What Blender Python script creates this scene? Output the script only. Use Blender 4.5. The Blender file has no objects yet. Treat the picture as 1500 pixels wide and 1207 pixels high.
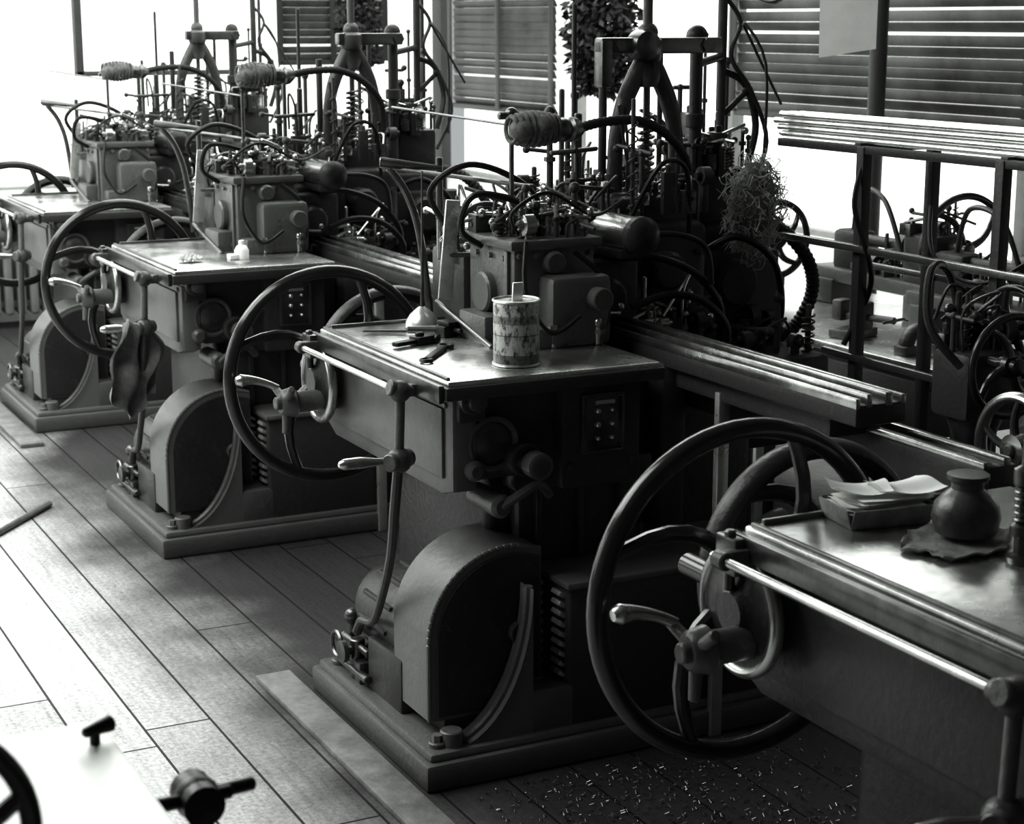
import bpy, bmesh, math, random
from mathutils import Vector, Matrix
scene=bpy.context.scene
scene.view_settings.view_transform='Standard'
scene.view_settings.gamma=.84
COL=scene.collection
# ---------------------------------------------------------------- materials
def g(v,t=0.0):
    return (v*(1-t*.03),v*(1.015),v*(1-.01),1)
def mat(name,base,rough=.5,metal=0.0,var=.35,scale=9.0,bump=.15,spec=.5,detail=6,rvar=.12,wear=0,wcol=.15):
    m=bpy.data.materials.new(name); m.use_nodes=True
    nt=m.node_tree; N=nt.nodes; L=nt.links
    b=N['Principled BSDF']
    tc=N.new('ShaderNodeTexCoord'); n=N.new('ShaderNodeTexNoise')
    n.inputs['Scale'].default_value=scale; n.inputs['Detail'].default_value=detail; n.inputs['Roughness'].default_value=.65
    L.new(tc.outputs['Object'],n.inputs['Vector'])
    r=N.new('ShaderNodeValToRGB')
    r.color_ramp.elements[0].position=.3; r.color_ramp.elements[1].position=.7
    r.color_ramp.elements[0].color=g(base*(1-var)); r.color_ramp.elements[1].color=g(base*(1+var))
    L.new(n.outputs['Fac'],r.inputs['Fac']); col=r.outputs['Color']
    if wear>0:
        # scratched and chipped paint: fine high-contrast noise plus rubbed convex edges
        ge=N.new('ShaderNodeNewGeometry'); pr=N.new('ShaderNodeValToRGB'); pr.color_ramp.elements[0].position=.51; pr.color_ramp.elements[1].position=.60
        L.new(ge.outputs['Pointiness'],pr.inputs['Fac'])
        n3=N.new('ShaderNodeTexNoise'); n3.inputs['Scale'].default_value=34; n3.inputs['Detail'].default_value=8; n3.inputs['Roughness'].default_value=.75
        L.new(tc.outputs['Object'],n3.inputs['Vector'])
        r3=N.new('ShaderNodeValToRGB'); r3.color_ramp.elements[0].position=.56; r3.color_ramp.elements[1].position=.68
        L.new(n3.outputs['Fac'],r3.inputs['Fac'])
        ad=N.new('ShaderNodeMath'); ad.operation='MULTIPLY_ADD'; L.new(r3.outputs['Color'],ad.inputs[0]); ad.inputs[1].default_value=.35; L.new(pr.outputs['Color'],ad.inputs[2]); ad.use_clamp=True
        mu=N.new('ShaderNodeMath'); mu.operation='MULTIPLY'; L.new(ad.outputs[0],mu.inputs[0]); mu.inputs[1].default_value=wear
        mx=N.new('ShaderNodeMix'); mx.data_type='RGBA'; L.new(mu.outputs[0],mx.inputs['Factor']); L.new(col,mx.inputs['A']); mx.inputs['B'].default_value=g(wcol)
        col=mx.outputs['Result']
    L.new(col,b.inputs['Base Color'])
    mr=N.new('ShaderNodeMapRange'); mr.inputs['To Min'].default_value=max(.02,rough-rvar); mr.inputs['To Max'].default_value=min(1,rough+rvar)
    L.new(n.outputs['Fac'],mr.inputs['Value']); L.new(mr.outputs['Result'],b.inputs['Roughness'])
    b.inputs['Metallic'].default_value=metal
    b.inputs['Specular IOR Level'].default_value=spec
    if bump>0:
        n2=N.new('ShaderNodeTexNoise'); n2.inputs['Scale'].default_value=scale*9; n2.inputs['Detail'].default_value=3
        L.new(tc.outputs['Object'],n2.inputs['Vector'])
        bp=N.new('ShaderNodeBump'); bp.inputs['Strength'].default_value=bump; bp.inputs['Distance'].default_value=.004
        L.new(n2.outputs['Fac'],bp.inputs['Height']); L.new(bp.outputs['Normal'],b.inputs['Normal'])
    return m
def emis(name,c,s):
    m=bpy.data.materials.new(name); m.use_nodes=True; b=m.node_tree.nodes['Principled BSDF']
    b.inputs['Base Color'].default_value=(c,c,c,1); b.inputs['Emission Color'].default_value=(c*.975,c*1.0,c*.965,1); b.inputs['Emission Strength'].default_value=s
    return m
M_iron=mat('painted_cast_iron',.006,.34,0,.5,7,.4,spec=.22,wear=.5,wcol=.12)
M_iron2=mat('worn_grey_casting',.016,.36,.1,.6,8,.4,spec=.3,wear=.7,wcol=.18)
M_guard=mat('grey_guard_paint',.055,.36,0,.6,6,.25,spec=.35,wear=.5,wcol=.2)
M_black=mat('black_oily_metal',.006,.4,0,.4,12,.2,spec=.3)
M_steel=mat('machined_steel',.45,.25,.9,.3,6,.05)
M_steeld=mat('dull_steel',.12,.32,.85,.5,14,.1,wear=.3)
M_ways=mat('oiled_bed_ways',.36,.25,.9,.5,10,.1)
M_table=mat('oily_table_top',.55,.26,.9,.45,5,.08)
M_bright=mat('bright_metal',.66,.3,.7,.2,15,.05)
M_wheel=mat('polished_black_handwheel',.012,.19,.25,.4,9,.05,spec=.5,wear=.25)
M_hose=mat('woven_hose',.02,.6,0,.4,60,.4,spec=.3)
M_rubber=mat('black_rubber',.008,.4,0,.3,20,.1,spec=.35)
M_paper=mat('white_paper',.85,.8,0,.06,10,.02)
M_fg=mat('bright_planed_table',.7,.45,.3,.12,4,.05)
M_tin=mat('tin_plate',.55,.3,.8,.3,20,.05)
M_rag=mat('oily_rag',.18,.9,0,.5,18,.5)
M_rag2=mat('dark_oily_rag',.15,.9,0,.6,14,.5)
M_ragl=mat('light_rag',.5,.9,0,.4,18,.5)
M_wood=mat('worn_wood',.15,.6,0,.5,12,.3)
M_leaf=mat('plant_leaves',.012,.6,0,.4,12,0)
M_wall=mat('white_painted_wall',.8,.8,0,.03,3,.05)
M_wallg=mat('grey_painted_wall',.12,.8,0,.05,3,.05)
M_ceil=mat('ceiling_paint',.25,.9,0,.05,3,.0)
M_frame=mat('dark_window_frame',.05,.6,0,.2,6,.1)
M_framel=mat('grey_window_frame',.25,.6,0,.2,6,.1)
M_slat=mat('blind_slats',.07,.45,.2,.7,3,.0)
M_rad=mat('radiator_paint',.14,.5,0,.2,6,.1)
M_jug=mat('stoneware_jug',.06,.33,0,.8,12,.2)
M_lampc=mat('wrapped_lamp_head',.13,.85,0,.6,70,.8)
M_pane=emis('window_daylight_glass',1.0,.84)
M_pane2=emis('side_window_daylight_glass',1.0,.9)
def label_mat():
    m=bpy.data.materials.new('printed_can_label'); m.use_nodes=True; nt=m.node_tree; N=nt.nodes; L=nt.links; b=N['Principled BSDF']
    tc=N.new('ShaderNodeTexCoord'); mp=N.new('ShaderNodeMapping'); mp.inputs['Scale'].default_value=(1,1,.5)
    v=N.new('ShaderNodeTexNoise'); v.inputs['Scale'].default_value=80; v.inputs['Detail'].default_value=5; v.inputs['Roughness'].default_value=.7
    L.new(tc.outputs['Object'],mp.inputs['Vector']); L.new(mp.outputs['Vector'],v.inputs['Vector'])
    r=N.new('ShaderNodeValToRGB'); r.color_ramp.elements[0].position=.40; r.color_ramp.elements[1].position=.52
    r.color_ramp.elements[0].color=g(.05); r.color_ramp.elements[1].color=g(.45)
    L.new(v.outputs['Fac'],r.inputs['Fac'])
    sx=N.new('ShaderNodeSeparateXYZ'); L.new(tc.outputs['Object'],sx.inputs['Vector'])
    w=N.new('ShaderNodeMath'); w.operation='MULTIPLY'; w.inputs[1].default_value=1/.165; L.new(sx.outputs['Z'],w.inputs[0])
    r2=N.new('ShaderNodeValToRGB'); r2.color_ramp.interpolation='CONSTANT'
    e=r2.color_ramp.elements; e[0].position=0; e[0].color=g(.3); e[1].position=.18; e[1].color=(1,1,1,1)
    for p,c in ((.46,.4),(.48,1.0),(.64,.45),(.76,.9),(.9,1.2)):
        x=e.new(p); x.color=g(c)
    L.new(w.outputs[0],r2.inputs['Fac'])
    mx=N.new('ShaderNodeMix'); mx.data_type='RGBA'; mx.blend_type='MULTIPLY'; mx.inputs['Factor'].default_value=1
    L.new(r.outputs['Color'],mx.inputs['A']); L.new(r2.outputs['Color'],mx.inputs['B']); L.new(mx.outputs['Result'],b.inputs['Base Color'])
    b.inputs['Roughness'].default_value=.35
    return m
M_print=label_mat()
def floor_mat():
    m=bpy.data.materials.new('worn_floorboards'); m.use_nodes=True; nt=m.node_tree; N=nt.nodes; L=nt.links; b=N['Principled BSDF']
    def math_(op,a,bb=None,c=None):
        n=N.new('ShaderNodeMath'); n.operation=op
        for i,x in enumerate((a,bb,c)):
            if x is None: continue
            if isinstance(x,(int,float)): n.inputs[i].default_value=x
            else: L.new(x,n.inputs[i])
        return n.outputs[0]
    geo=N.new('ShaderNodeNewGeometry'); sp=N.new('ShaderNodeSeparateXYZ'); L.new(geo.outputs['Position'],sp.inputs[0])
    xs=math_('DIVIDE',math_('ADD',sp.outputs['X'],.12),.175)
    fx=math_('FLOOR',xs); fr=math_('FRACT',xs)
    wn=N.new('ShaderNodeTexWhiteNoise'); wn.noise_dimensions='1D'; L.new(fx,wn.inputs['W'])
    ys=math_('ADD',math_('DIVIDE',sp.outputs['Y'],3.4),math_('MULTIPLY',wn.outputs['Value'],3.0))
    fy=math_('FLOOR',ys); fry=math_('FRACT',ys)
    cb=N.new('ShaderNodeCombineXYZ'); L.new(fx,cb.inputs[0]); L.new(fy,cb.inputs[1])
    w2=N.new('ShaderNodeTexWhiteNoise'); w2.noise_dimensions='2D'; L.new(cb.outputs[0],w2.inputs['Vector'])
    mp=N.new('ShaderNodeMapping'); mp.inputs['Scale'].default_value=(26,1.6,1); L.new(geo.outputs['Position'],mp.inputs['Vector'])
    gn=N.new('ShaderNodeTexNoise'); gn.inputs['Scale'].default_value=2; gn.inputs['Detail'].default_value=8; gn.inputs['Roughness'].default_value=.7; L.new(mp.outputs[0],gn.inputs['Vector'])
    bn=N.new('ShaderNodeTexNoise'); bn.inputs['Scale'].default_value=1.7; bn.inputs['Detail'].default_value=6; L.new(geo.outputs['Position'],bn.inputs['Vector'])
    fn=N.new('ShaderNodeTexNoise'); fn.inputs['Scale'].default_value=70; fn.inputs['Detail'].default_value=8; fn.inputs['Roughness'].default_value=.85; L.new(geo.outputs['Position'],fn.inputs['Vector'])
    v=math_('ADD',math_('MULTIPLY',w2.outputs['Value'],.10),.40)
    v=math_('ADD',v,math_('MULTIPLY',math_('SUBTRACT',gn.outputs['Fac'],.5),.50))
    v=math_('ADD',v,math_('MULTIPLY',math_('SUBTRACT',bn.outputs['Fac'],.5),.36))
    v=math_('ADD',v,math_('MULTIPLY',math_('SUBTRACT',fn.outputs['Fac'],.5),1.3))
    v=math_('MAXIMUM',v,.04)
    oil_shade=N.new('ShaderNodeMapRange'); oil_shade.interpolation_type='SMOOTHSTEP'  # oil grime and the shade under and between machines, painted into the boards
    oil_shade.inputs['From Min'].default_value=1.0; oil_shade.inputs['From Max'].default_value=1.7; oil_shade.inputs['To Min'].default_value=1; oil_shade.inputs['To Max'].default_value=.06
    L.new(math_('ADD',sp.outputs['X'],math_('MULTIPLY',math_('SUBTRACT',bn.outputs['Fac'],.5),1.1)),oil_shade.inputs['Value'])
    v=math_('MULTIPLY',v,oil_shade.outputs['Result'])
    gap=math_('MAXIMUM',math_('LESS_THAN',fr,.040),math_('LESS_THAN',fry,.0022))
    v=math_('MULTIPLY',v,math_('SUBTRACT',1,math_('MULTIPLY',gap,.94)))
    cc=N.new('ShaderNodeCombineXYZ')
    for i in range(3): L.new(v,cc.inputs[i])
    L.new(cc.outputs[0],b.inputs['Base Color'])
    rr=N.new('ShaderNodeMapRange'); rr.inputs['To Min'].default_value=.5; rr.inputs['To Max'].default_value=.85; L.new(bn.outputs['Fac'],rr.inputs['Value']); L.new(rr.outputs[0],b.inputs['Roughness'])
    b.inputs['Specular IOR Level'].default_value=.25
    bp=N.new('ShaderNodeBump'); bp.inputs['Strength'].default_value=.35; bp.inputs['Distance'].default_value=.003; L.new(gn.outputs['Fac'],bp.inputs['Height']); L.new(bp.outputs[0],b.inputs['Normal'])
    return m
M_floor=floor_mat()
# ---------------------------------------------------------------- mesh part builder
AX={'x':lambda p,q,n:(n,p,q),'y':lambda p,q,n:(p,n,q),'z':lambda p,q,n:(p,q,n)}
class Part:
    def __init__(s,name,m): s.name=name; s.m=m; s.bm=bmesh.new()
    def box(s,x0,x1,y0,y1,z0,z1,bev=.004,rot=None,seg=2):
        mtx=Matrix.Translation(((x0+x1)/2,(y0+y1)/2,(z0+z1)/2))
        if rot: mtx=mtx@Matrix.Rotation(rot[1],4,rot[0])
        mtx=mtx@Matrix.Diagonal((abs(x1-x0),abs(y1-y0),abs(z1-z0),1))
        r=bmesh.ops.create_cube(s.bm,size=1,matrix=mtx)
        if bev>0:
            es=list({e for v in r['verts'] for e in v.link_edges})
            bmesh.ops.bevel(s.bm,geom=es,offset=min(bev,.45*min(abs(x1-x0),abs(y1-y0),abs(z1-z0))),segments=seg,affect='EDGES',profile=.5)
        return s
    def tube(s,pts,r,seg=12,smooth=0,closed=False,cap=True,ribs=0):
        P=[Vector(p) for p in pts]; n=len(P)
        R=list(r) if isinstance(r,(list,tuple)) else [r]*n
        if smooth:
            Q=[];RR=[]
            cnt=n if closed else n-1
            for i in range(cnt):
                if closed: a,b,c,d=P[i-1],P[i],P[(i+1)%n],P[(i+2)%n]; ra,rb=R[i],R[(i+1)%n]
                else: a,b,c,d=P[max(i-1,0)],P[i],P[i+1],P[min(i+2,n-1)]; ra,rb=R[i],R[i+1]
                for k in range(smooth):
                    t=k/smooth
                    Q.append(.5*((2*b)+(-a+c)*t+(2*a-5*b+4*c-d)*t*t+(-a+3*b-3*c+d)*t**3)); RR.append(ra+(rb-ra)*t)
            if not closed: Q.append(P[-1]); RR.append(R[-1])
            P,R=Q,RR; n=len(P)
        if ribs: R=[x*(1+(.14 if i%2 else -.04)) for i,x in enumerate(R)]
        rings=[];up=None
        for i in range(n):
            if closed: t=(P[(i+1)%n]-P[i-1])
            else: t=P[min(i+1,n-1)]-P[max(i-1,0)]
            if t.length<1e-9: t=Vector((0,0,1))
            t.normalize()
            if up is None:
                up=Vector((0,0,1)) if abs(t.z)<.9 else Vector((1,0,0))
            side=t.cross(up)
            if side.length<1e-6: side=t.cross(Vector((0,1,0)))
            side.normalize(); up=side.cross(t).normalized()
            rings.append([s.bm.verts.new(P[i]+(side*math.cos(2*math.pi*k/seg)+up*math.sin(2*math.pi*k/seg))*R[i]) for k in range(seg)])
        for i in range(n if closed else n-1):
            A=rings[i];B=rings[(i+1)%n]
            for k in range(seg):
                try: s.bm.faces.new((A[k],A[(k+1)%seg],B[(k+1)%seg],B[k]))
                except: pass
        if cap and not closed:
            s.bm.faces.new(list(reversed(rings[0]))); s.bm.faces.new(rings[-1])
        return s
    def cyl(s,p0,p1,r,r2=None,seg=20,bev=.0):
        p0=Vector(p0);p1=Vector(p1); r2=r if r2 is None else r2
        d=(p1-p0); L=d.length; 
        b=min(bev if bev else .003,L*.3,r*.5,max(r2,.001)*.5); u=d.normalized()
        return s.tube([p0,p0+u*b,p1-u*b,p1],[r-b,r,r2,r2-b],seg)
    def rev(s,c,axis,prof,seg=28):
        f=AX[axis]; c=Vector(c); rings=[]
        for r,h in prof:
            rings.append([s.bm.verts.new(c+Vector(f(math.cos(2*math.pi*k/seg)*r,math.sin(2*math.pi*k/seg)*r,h))) for k in range(seg)])
        for A,B in zip(rings,rings[1:]):
            for k in range(seg): s.bm.faces.new((A[k],A[(k+1)%seg],B[(k+1)%seg],B[k]))
        s.bm.faces.new(list(reversed(rings[0]))); s.bm.faces.new(rings[-1])
        return s
    def sph(s,c,r,sc=(1,1,1),n=16):
        bmesh.ops.create_uvsphere(s.bm,u_segments=n,v_segments=n//2+2,radius=r,matrix=Matrix.Translation(c)@Matrix.Diagonal((*sc,1))); return s
    def hexn(s,p0,p1,r): return s.tube([p0,p1],r,6)
    def prism(s,poly,axis,d0,d1,bev=.004):
        f=AX[axis]
        A=[s.bm.verts.new(f(p,q,d0)) for p,q in poly]; B=[s.bm.verts.new(f(p,q,d1)) for p,q in poly]
        n=len(poly); fs=[s.bm.faces.new(A),s.bm.faces.new(list(reversed(B)))]
        for k in range(n): s.bm.faces.new((A[k],B[k],B[(k+1)%n],A[(k+1)%n]))
        if bev>0:
            s.bm.normal_update()
            es=[e for e in {e for fa in fs for e in fa.edges}]
            bmesh.ops.bevel(s.bm,geom=es,offset=bev,segments=2,affect='EDGES',profile=.5)
        return s
    def ring(s,c,axis,R,r,a0=0,a1=360,seg=64,rs=12,sq=1.0):
        f=AX[axis]; full=abs(a1-a0)>=360
        m=seg if full else max(6,int(seg*abs(a1-a0)/360))
        c=Vector(c)
        pts=[c+Vector(f(math.cos(math.radians(a0+(a1-a0)*i/m))*R,math.sin(math.radians(a0+(a1-a0)*i/m))*R,0)) for i in range(m if full else m+1)]
        rings=[]
        for i,p in enumerate(pts):
            d=(p-c).normalized(); nn=Vector(f(0,0,1))
            rings.append([s.bm.verts.new(p+(d*math.cos(2*math.pi*k/rs)+nn*math.sin(2*math.pi*k/rs)*sq)*r) for k in range(rs)])
        for i in range(m):
            A=rings[i];B=rings[(i+1)%len(rings)]
            for k in range(rs): s.bm.faces.new((A[k],A[(k+1)%rs],B[(k+1)%rs],B[k]))
        if not full: s.bm.faces.new(list(reversed(rings[0]))); s.bm.faces.new(rings[-1])
        return s
    def wheel(s,c,axis,R,r,nsp=4,sr=.014,hub=.05,hl=.05,curv=.6,ph=0,sq=1.0):
        f=AX[axis]; c=Vector(c); s.ring(c,axis,R,r,sq=sq)
        s.rev(c,axis,[(hub*.5,-hl),(hub*.7,-hl*.9),(hub*.75,-hl*.4),(hub,-hl*.3),(hub,hl*.3),(hub*.75,hl*.4),(hub*.7,hl),(hub*.5,hl)])
        for i in range(nsp):
            a=ph+2*math.pi*i/nsp; pts=[];rr=[]
            for k in range(9):
                t=k/8; rad=hub*.8+(R-hub*.8)*t; an=a+curv*math.sin(t*math.pi*.5)*t
                pts.append(c+Vector(f(math.cos(an)*rad,math.sin(an)*rad,0))); rr.append(sr*(1.35-.5*t))
            s.tube(pts,rr,10)
        return s
    def helix(s,c,R,r,z0,z1,turns):
        n=turns*14
        return s.tube([(c[0]+R*math.cos(i*2*math.pi/14),c[1]+R*math.sin(i*2*math.pi/14),z0+(z1-z0)*i/n) for i in range(n+1)],r,6)
    def mesh(s,shift=(0,0,0)):
        bm=s.bm; bmesh.ops.recalc_face_normals(bm,faces=bm.faces)
        if any(shift): bmesh.ops.translate(bm,verts=bm.verts,vec=shift)
        for fa in bm.faces: fa.smooth=True
        for e in bm.edges:
            if len(e.link_faces)==2 and e.calc_face_angle(0)>.62: e.smooth=False
        me=bpy.data.meshes.new(s.name); bm.to_mesh(me); bm.free(); me.materials.append(s.m); return me
def empty(name,loc,rz=0):
    o=bpy.data.objects.new(name,None); o.location=loc; o.rotation_euler=(0,0,rz); o.empty_display_size=.1; COL.objects.link(o); return o
def put(name,me,parent=None,loc=(0,0,0),rz=0):
    o=bpy.data.objects.new(name,me); o.location=loc; o.rotation_euler=(0,0,rz); COL.objects.link(o)
    if parent: o.parent=parent
    return o
def group(name,loc,parts,rz=0):
    e=empty(name,loc,rz)
    for p in parts: put(p.name,p.mesh(),e)
    return e
def clutter(bolts,blocks,seed,x0,x1,y0,y1,z0,h,n,sc=1.0):
    rnd=random.Random(seed)
    for i in range(n):
        x=rnd.uniform(x0,x1); y=rnd.uniform(y0,y1); k=rnd.random(); hh=h*rnd.uniform(.3,1)
        P=bolts if rnd.random()<.5 else blocks
        if k<.32:
            r=rnd.uniform(.004,.009)*sc; P.cyl((x,y,z0),(x,y,z0+hh),r,seg=10); P.hexn((x,y,z0+hh*.5),(x,y,z0+hh*.5+.012),r*1.9)
            if rnd.random()<.5: P.sph((x,y,z0+hh),r*1.8,n=10)
            elif rnd.random()<.6: P.helix((x,y),r*2,r*.4,z0,z0+hh*.8,6)
        elif k<.55:
            a,b=rnd.uniform(.010,.03)*sc,rnd.uniform(.010,.03)*sc
            P.box(x-a,x+a,y-b,y+b,z0-.005,z0+hh*.5,.003,rot=('Z',rnd.uniform(-.3,.3)))
            P.cyl((x,y,z0+hh*.5-.002),(x,y,z0+hh*.5+.02),.009*sc,seg=10)
            P.hexn((x-a-.004,y,z0+hh*.25),(x-a*.9,y,z0+hh*.25),.007)
            P.hexn((x+a*.4,y-b-.005,z0+hh*.3),(x+a*.4,y-b*.8,z0+hh*.3),.006)
        elif k<.75:
            zz=z0+hh*.6; an=rnd.uniform(0,6.28); l=rnd.uniform(.04,.10)*sc
            P.cyl((x,y,z0-.005),(x,y,zz),.007*sc,seg=10)
            P.cyl((x-math.cos(an)*l*.4,y-math.sin(an)*l*.4,zz),(x+math.cos(an)*l,y+math.sin(an)*l,zz+rnd.uniform(-.01,.03)),.006*sc,seg=8)
            P.sph((x+math.cos(an)*l,y+math.sin(an)*l,zz+.01),.011*sc,n=10); P.sph((x,y,zz),.010*sc,n=10)
        elif k<.9:
            r=rnd.uniform(.014,.030)*sc; ax=rnd.choice('xy'); zz=z0+r+hh*.25; d=.016
            P.rev((x,y,zz),ax,[(r*.4,-d*1.8),(r*.5,-d),(r,-d*.9),(r,d*.9),(r*.5,d),(r*.4,d*1.8)],18)
            P.box(x-.010,x+.010,y-.010,y+.010,z0-.005,zz,.002)
        else:
            P.tube([(x,y,z0),(x,y,z0+hh*.8),(x+rnd.uniform(-.08,.08),y+rnd.uniform(-.05,.05),z0+hh*1.1),(x+rnd.uniform(-.12,.12),y+rnd.uniform(-.1,.1),z0+hh*.5)],.0045,8,smooth=5)
# ---------------------------------------------------------------- the automatic lathe (built once, instanced down the row)
def lathe_parts():
    lo=[];up=[]
    def P(name,m,u=False):
        p=Part(name,m); (up if u else lo).append(p); return p
    b=P('base',M_iron2)
    b.box(1.60,3.02,0,.78,0,.07,.012); b.box(1.615,3.0,.015,.765,.06,.092,.014)
    for x,y in ((1.655,.06),(1.655,.70),(2.4,.06)): b.cyl((x,y,.09),(x,y,.105),.022); b.hexn((x,y,.1),(x,y,.122),.014)
    m=P('motor_guard',M_guard)
    def arc(r,z0,xr): return [(1.88-r,z0),(1.88-r,.33)]+[(1.88-r*math.cos(math.radians(a)),.33+r*math.sin(math.radians(a))) for a in range(5,100,5)]+[(xr,.33+math.sqrt(max(r*r-(xr-1.88)**2,0))),(xr,z0)]
    m.prism(arc(.22,.13,1.965),'y',.115,.33,0)
    for k in range(len(arc(.22,.13,1.965))-2):
        a,b_=arc(.22,.13,1.965)[k],arc(.22,.13,1.965)[k+1]; m.cyl((a[0],.118,a[1]),(b_[0],.118,b_[1]),.006,seg=8)
    m2=P('motor_guard_cover',M_iron)
    m2.prism(arc(.20,.14,1.96),'y',.108,.118,.002); m2.cyl((1.90,.09,.33),(1.90,.11,.33),.03)
    mo=P('drive_motor',M_iron)
    mo.rev((1.80,.52,.26),'y',[(.06,-.2),(.12,-.19),(.125,-.1),(.125,.1),(.11,.15),(.05,.17)],28)
    for k in range(12):
        a=k*math.pi/6; mo.box(1.80+.125*math.cos(a)-.006,1.80+.125*math.cos(a)+.006,.42,.6,.26+.125*math.sin(a)-.006,.26+.125*math.sin(a)+.006,.002)
    mo.box(1.655,1.84,.28,.50,.09,.235,.008); mo.box(1.66,1.96,.34,.66,.085,.12,.006); mo.box(1.70,1.90,.12,.34,.085,.14,.01)
    v=P('coolant_valve',M_steeld)
    v.cyl((1.66,.58,.09),(1.66,.58,.2),.02); v.rev((1.66,.58,.17),'x',[(.01,-.05),(.03,-.048),(.03,-.035),(.012,-.03),(.012,.03),(.02,.05)],16)
    v.cyl((1.68,.66,.09),(1.68,.66,.23),.013); v.sph((1.68,.66,.235),.024); v.cyl((1.66,.50,.18),(1.66,.68,.18),.01); v.ring((1.625,.64,.17),'x',.035,.006,seg=20,rs=6)
    v.cyl((1.645,.47,.12),(1.645,.70,.12),.012); v.box(1.64,1.70,.52,.56,.09,.15,.004)
    f=P('column_foot_web',M_iron2)
    cur=[(1.90,.46)]+[(1.90-.225*(1-math.cos(t)),.46-.375*math.sin(t)) for t in [math.pi/2*i/14 for i in range(1,15)]]
    f.prism(cur+[(1.675,.07),(1.90,.07)],'y',.03,.10,0)
    f.box(1.89,2.02,.03,.5,.07,.20,.01); f.box(1.89,2.02,.24,.5,.08,.46,.01)
    ribs=P('column_foot_edge',M_iron2); ribs.tube([(x,.062,z) for x,z in cur],.014,10); ribs.cyl((1.69,.055,.085),(1.69,.055,.13),.028)
    lb=P('electrical_box',M_iron); lb.box(2.0,2.62,.03,.55,.08,.45,.01)
    lbt=P('electrical_box_lid',M_guard); lbt.box(1.99,2.64,.02,.56,.445,.462,.004)
    lv=P('louvre_vents',M_bright)
    for c in (.075,.19):
        for k in range(9):
            z=.425-k*.0255; lv.box(1.983,2.003,c-.022,c+.022,z-.006,z+.006,.002,rot=('Y',.5))
    c=P('column',M_iron)
    c.box(1.89,2.36,.26,.85,.08,.92,.03,seg=3); c.box(1.95,2.30,.21,.27,.46,.68,.015); c.box(2.30,2.75,.35,.95,.08,.90,.03)
    c.box(1.93,2.33,.19,.3,.66,.72,.012)
    for x in (2.0,2.12,2.24): c.box(x-.008,x+.008,.19,.22,.47,.66,.003)
    s=P('saddle',M_iron)
    s.box(1.82,2.27,.185,.92,.70,.947,.02); s.box(2.04,2.27,.15,.3,.66,.93,.015); s.box(1.755,1.83,.14,.2,.86,.947,.01)
    for x in (2.06,2.24):
        for z in (.72,.93): s.hexn((x,.155,z),(x,.142,z),.009)
    bo=P('shaft_bosses',M_iron2)
    bo.rev((1.79,.15,.917),'y',[(.012,-.055),(.022,-.05),(.022,-.03),(.034,-.025),(.034,0),(.04,.02),(.04,.04)])
    bo.rev((1.93,.16,.757),'y',[(.02,-.115),(.033,-.11),(.033,-.07),(.026,-.065),(.026,-.04),(.042,-.035),(.042,.0),(.05,.02),(.05,.06)])
    bo.rev((1.855,.18,.80),'y',[(.02,-.03),(.03,-.025),(.06,-.01),(.065,.02)]); bo.ring((1.855,.16,.80),'y',.062,.008,seg=30,rs=8)
    bo.rev((1.86,.2,.65),'y',[(.02,-.09),(.03,-.08),(.03,.06)],18)
    bo.tube([(1.86,.12,.65),(1.90,.10,.68),(1.95,.10,.70),(2.0,.14,.66)],.012,8,smooth=5)
    bo.cyl((1.80,.17,.70),(1.80,.17,.86),.012); bo.rev((1.80,.16,.74),'y',[(.015,-.03),(.025,-.02),(.025,.02)],18)
    sw=P('switch_plate',M_steeld)
    sw.box(2.09,2.212,.135,.152,.75,.902,.004)
    for x in (2.10,2.202): sw.box(x-.003,x+.003,.128,.138,.757,.895,.001)
    for z in (.757,.895): sw.box(2.10,2.202,.128,.138,z-.003,z+.003,.001)
    sb=P('switch_knobs',M_bright)
    for z in (.79,.825,.86):
        for x in (2.13,2.17): sb.cyl((x,.136,z),(x,.120,z),.007 if z>.8 and x<2.15 else .005,seg=10)
    sb.box(2.125,2.18,.13,.136,.875,.885,.001)
    hb=P('hanging_gear_cover',M_guard)
    hb.prism([(.155,.69),(.155,.915),(.99,.915),(.99,.70),(.93,.672),(.22,.672)],'x',1.745,1.81,.008)
    hb.box(1.737,1.75,.20,.94,.715,.89,.004); 
    for y in (.19,.57,.95): hb.cyl((1.748,y,.9),(1.738,y,.9),.008,seg=10)
    t=P('table',M_table)
    t.box(1.71,2.29,.10,.94,.947,.975,.004)
    te=P('table_edge',M_iron); te.box(1.70,2.30,.09,.95,.93,.962,.004)
    tr=P('table_rail',M_steeld)
    tr.box(1.685,1.70,.10,.95,.925,.968,.003); tr.box(1.715,1.725,.12,.93,.974,.982,.002); tr.box(1.665,1.70,.90,.96,.90,.965,.004); tr.cyl((1.675,.93,.87),(1.675,.93,.975),.01)
    tr.box(1.74,2.2,.925,.935,.974,.984,.002)
    rd=P('feed_rod',M_steel); rd.cyl((1.64,.20,.935),(1.64,.93,.935),.0085,seg=12)
    br=P('feed_rod_brackets',M_iron2)
    for y in (.24,.9): br.box(1.63,1.705,y-.012,y+.012,.92,.95,.004); br.cyl((1.64,y-.016,.935),(1.64,y+.016,.935),.016,seg=14)
    lr=P('ball_crank',M_iron2)
    lr.sph((1.63,.20,.943),.027); lr.cyl((1.60,.20,.955),(1.66,.2,.94),.02,.014); lr.sph((1.625,.20,.775),.032); lr.cyl((1.63,.2,.93),(1.625,.2,.79),.012,seg=12)
    lr.cyl((1.59,.18,.775),(1.66,.22,.775),.022)
    lr2=P('crank_handle',M_steel); lr2.tube([(1.61,.20,.775),(1.57,.205,.776),(1.53,.21,.777),(1.49,.212,.777),(1.475,.212,.777)],[.009,.010,.015,.014,.006],12,smooth=4)
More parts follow.
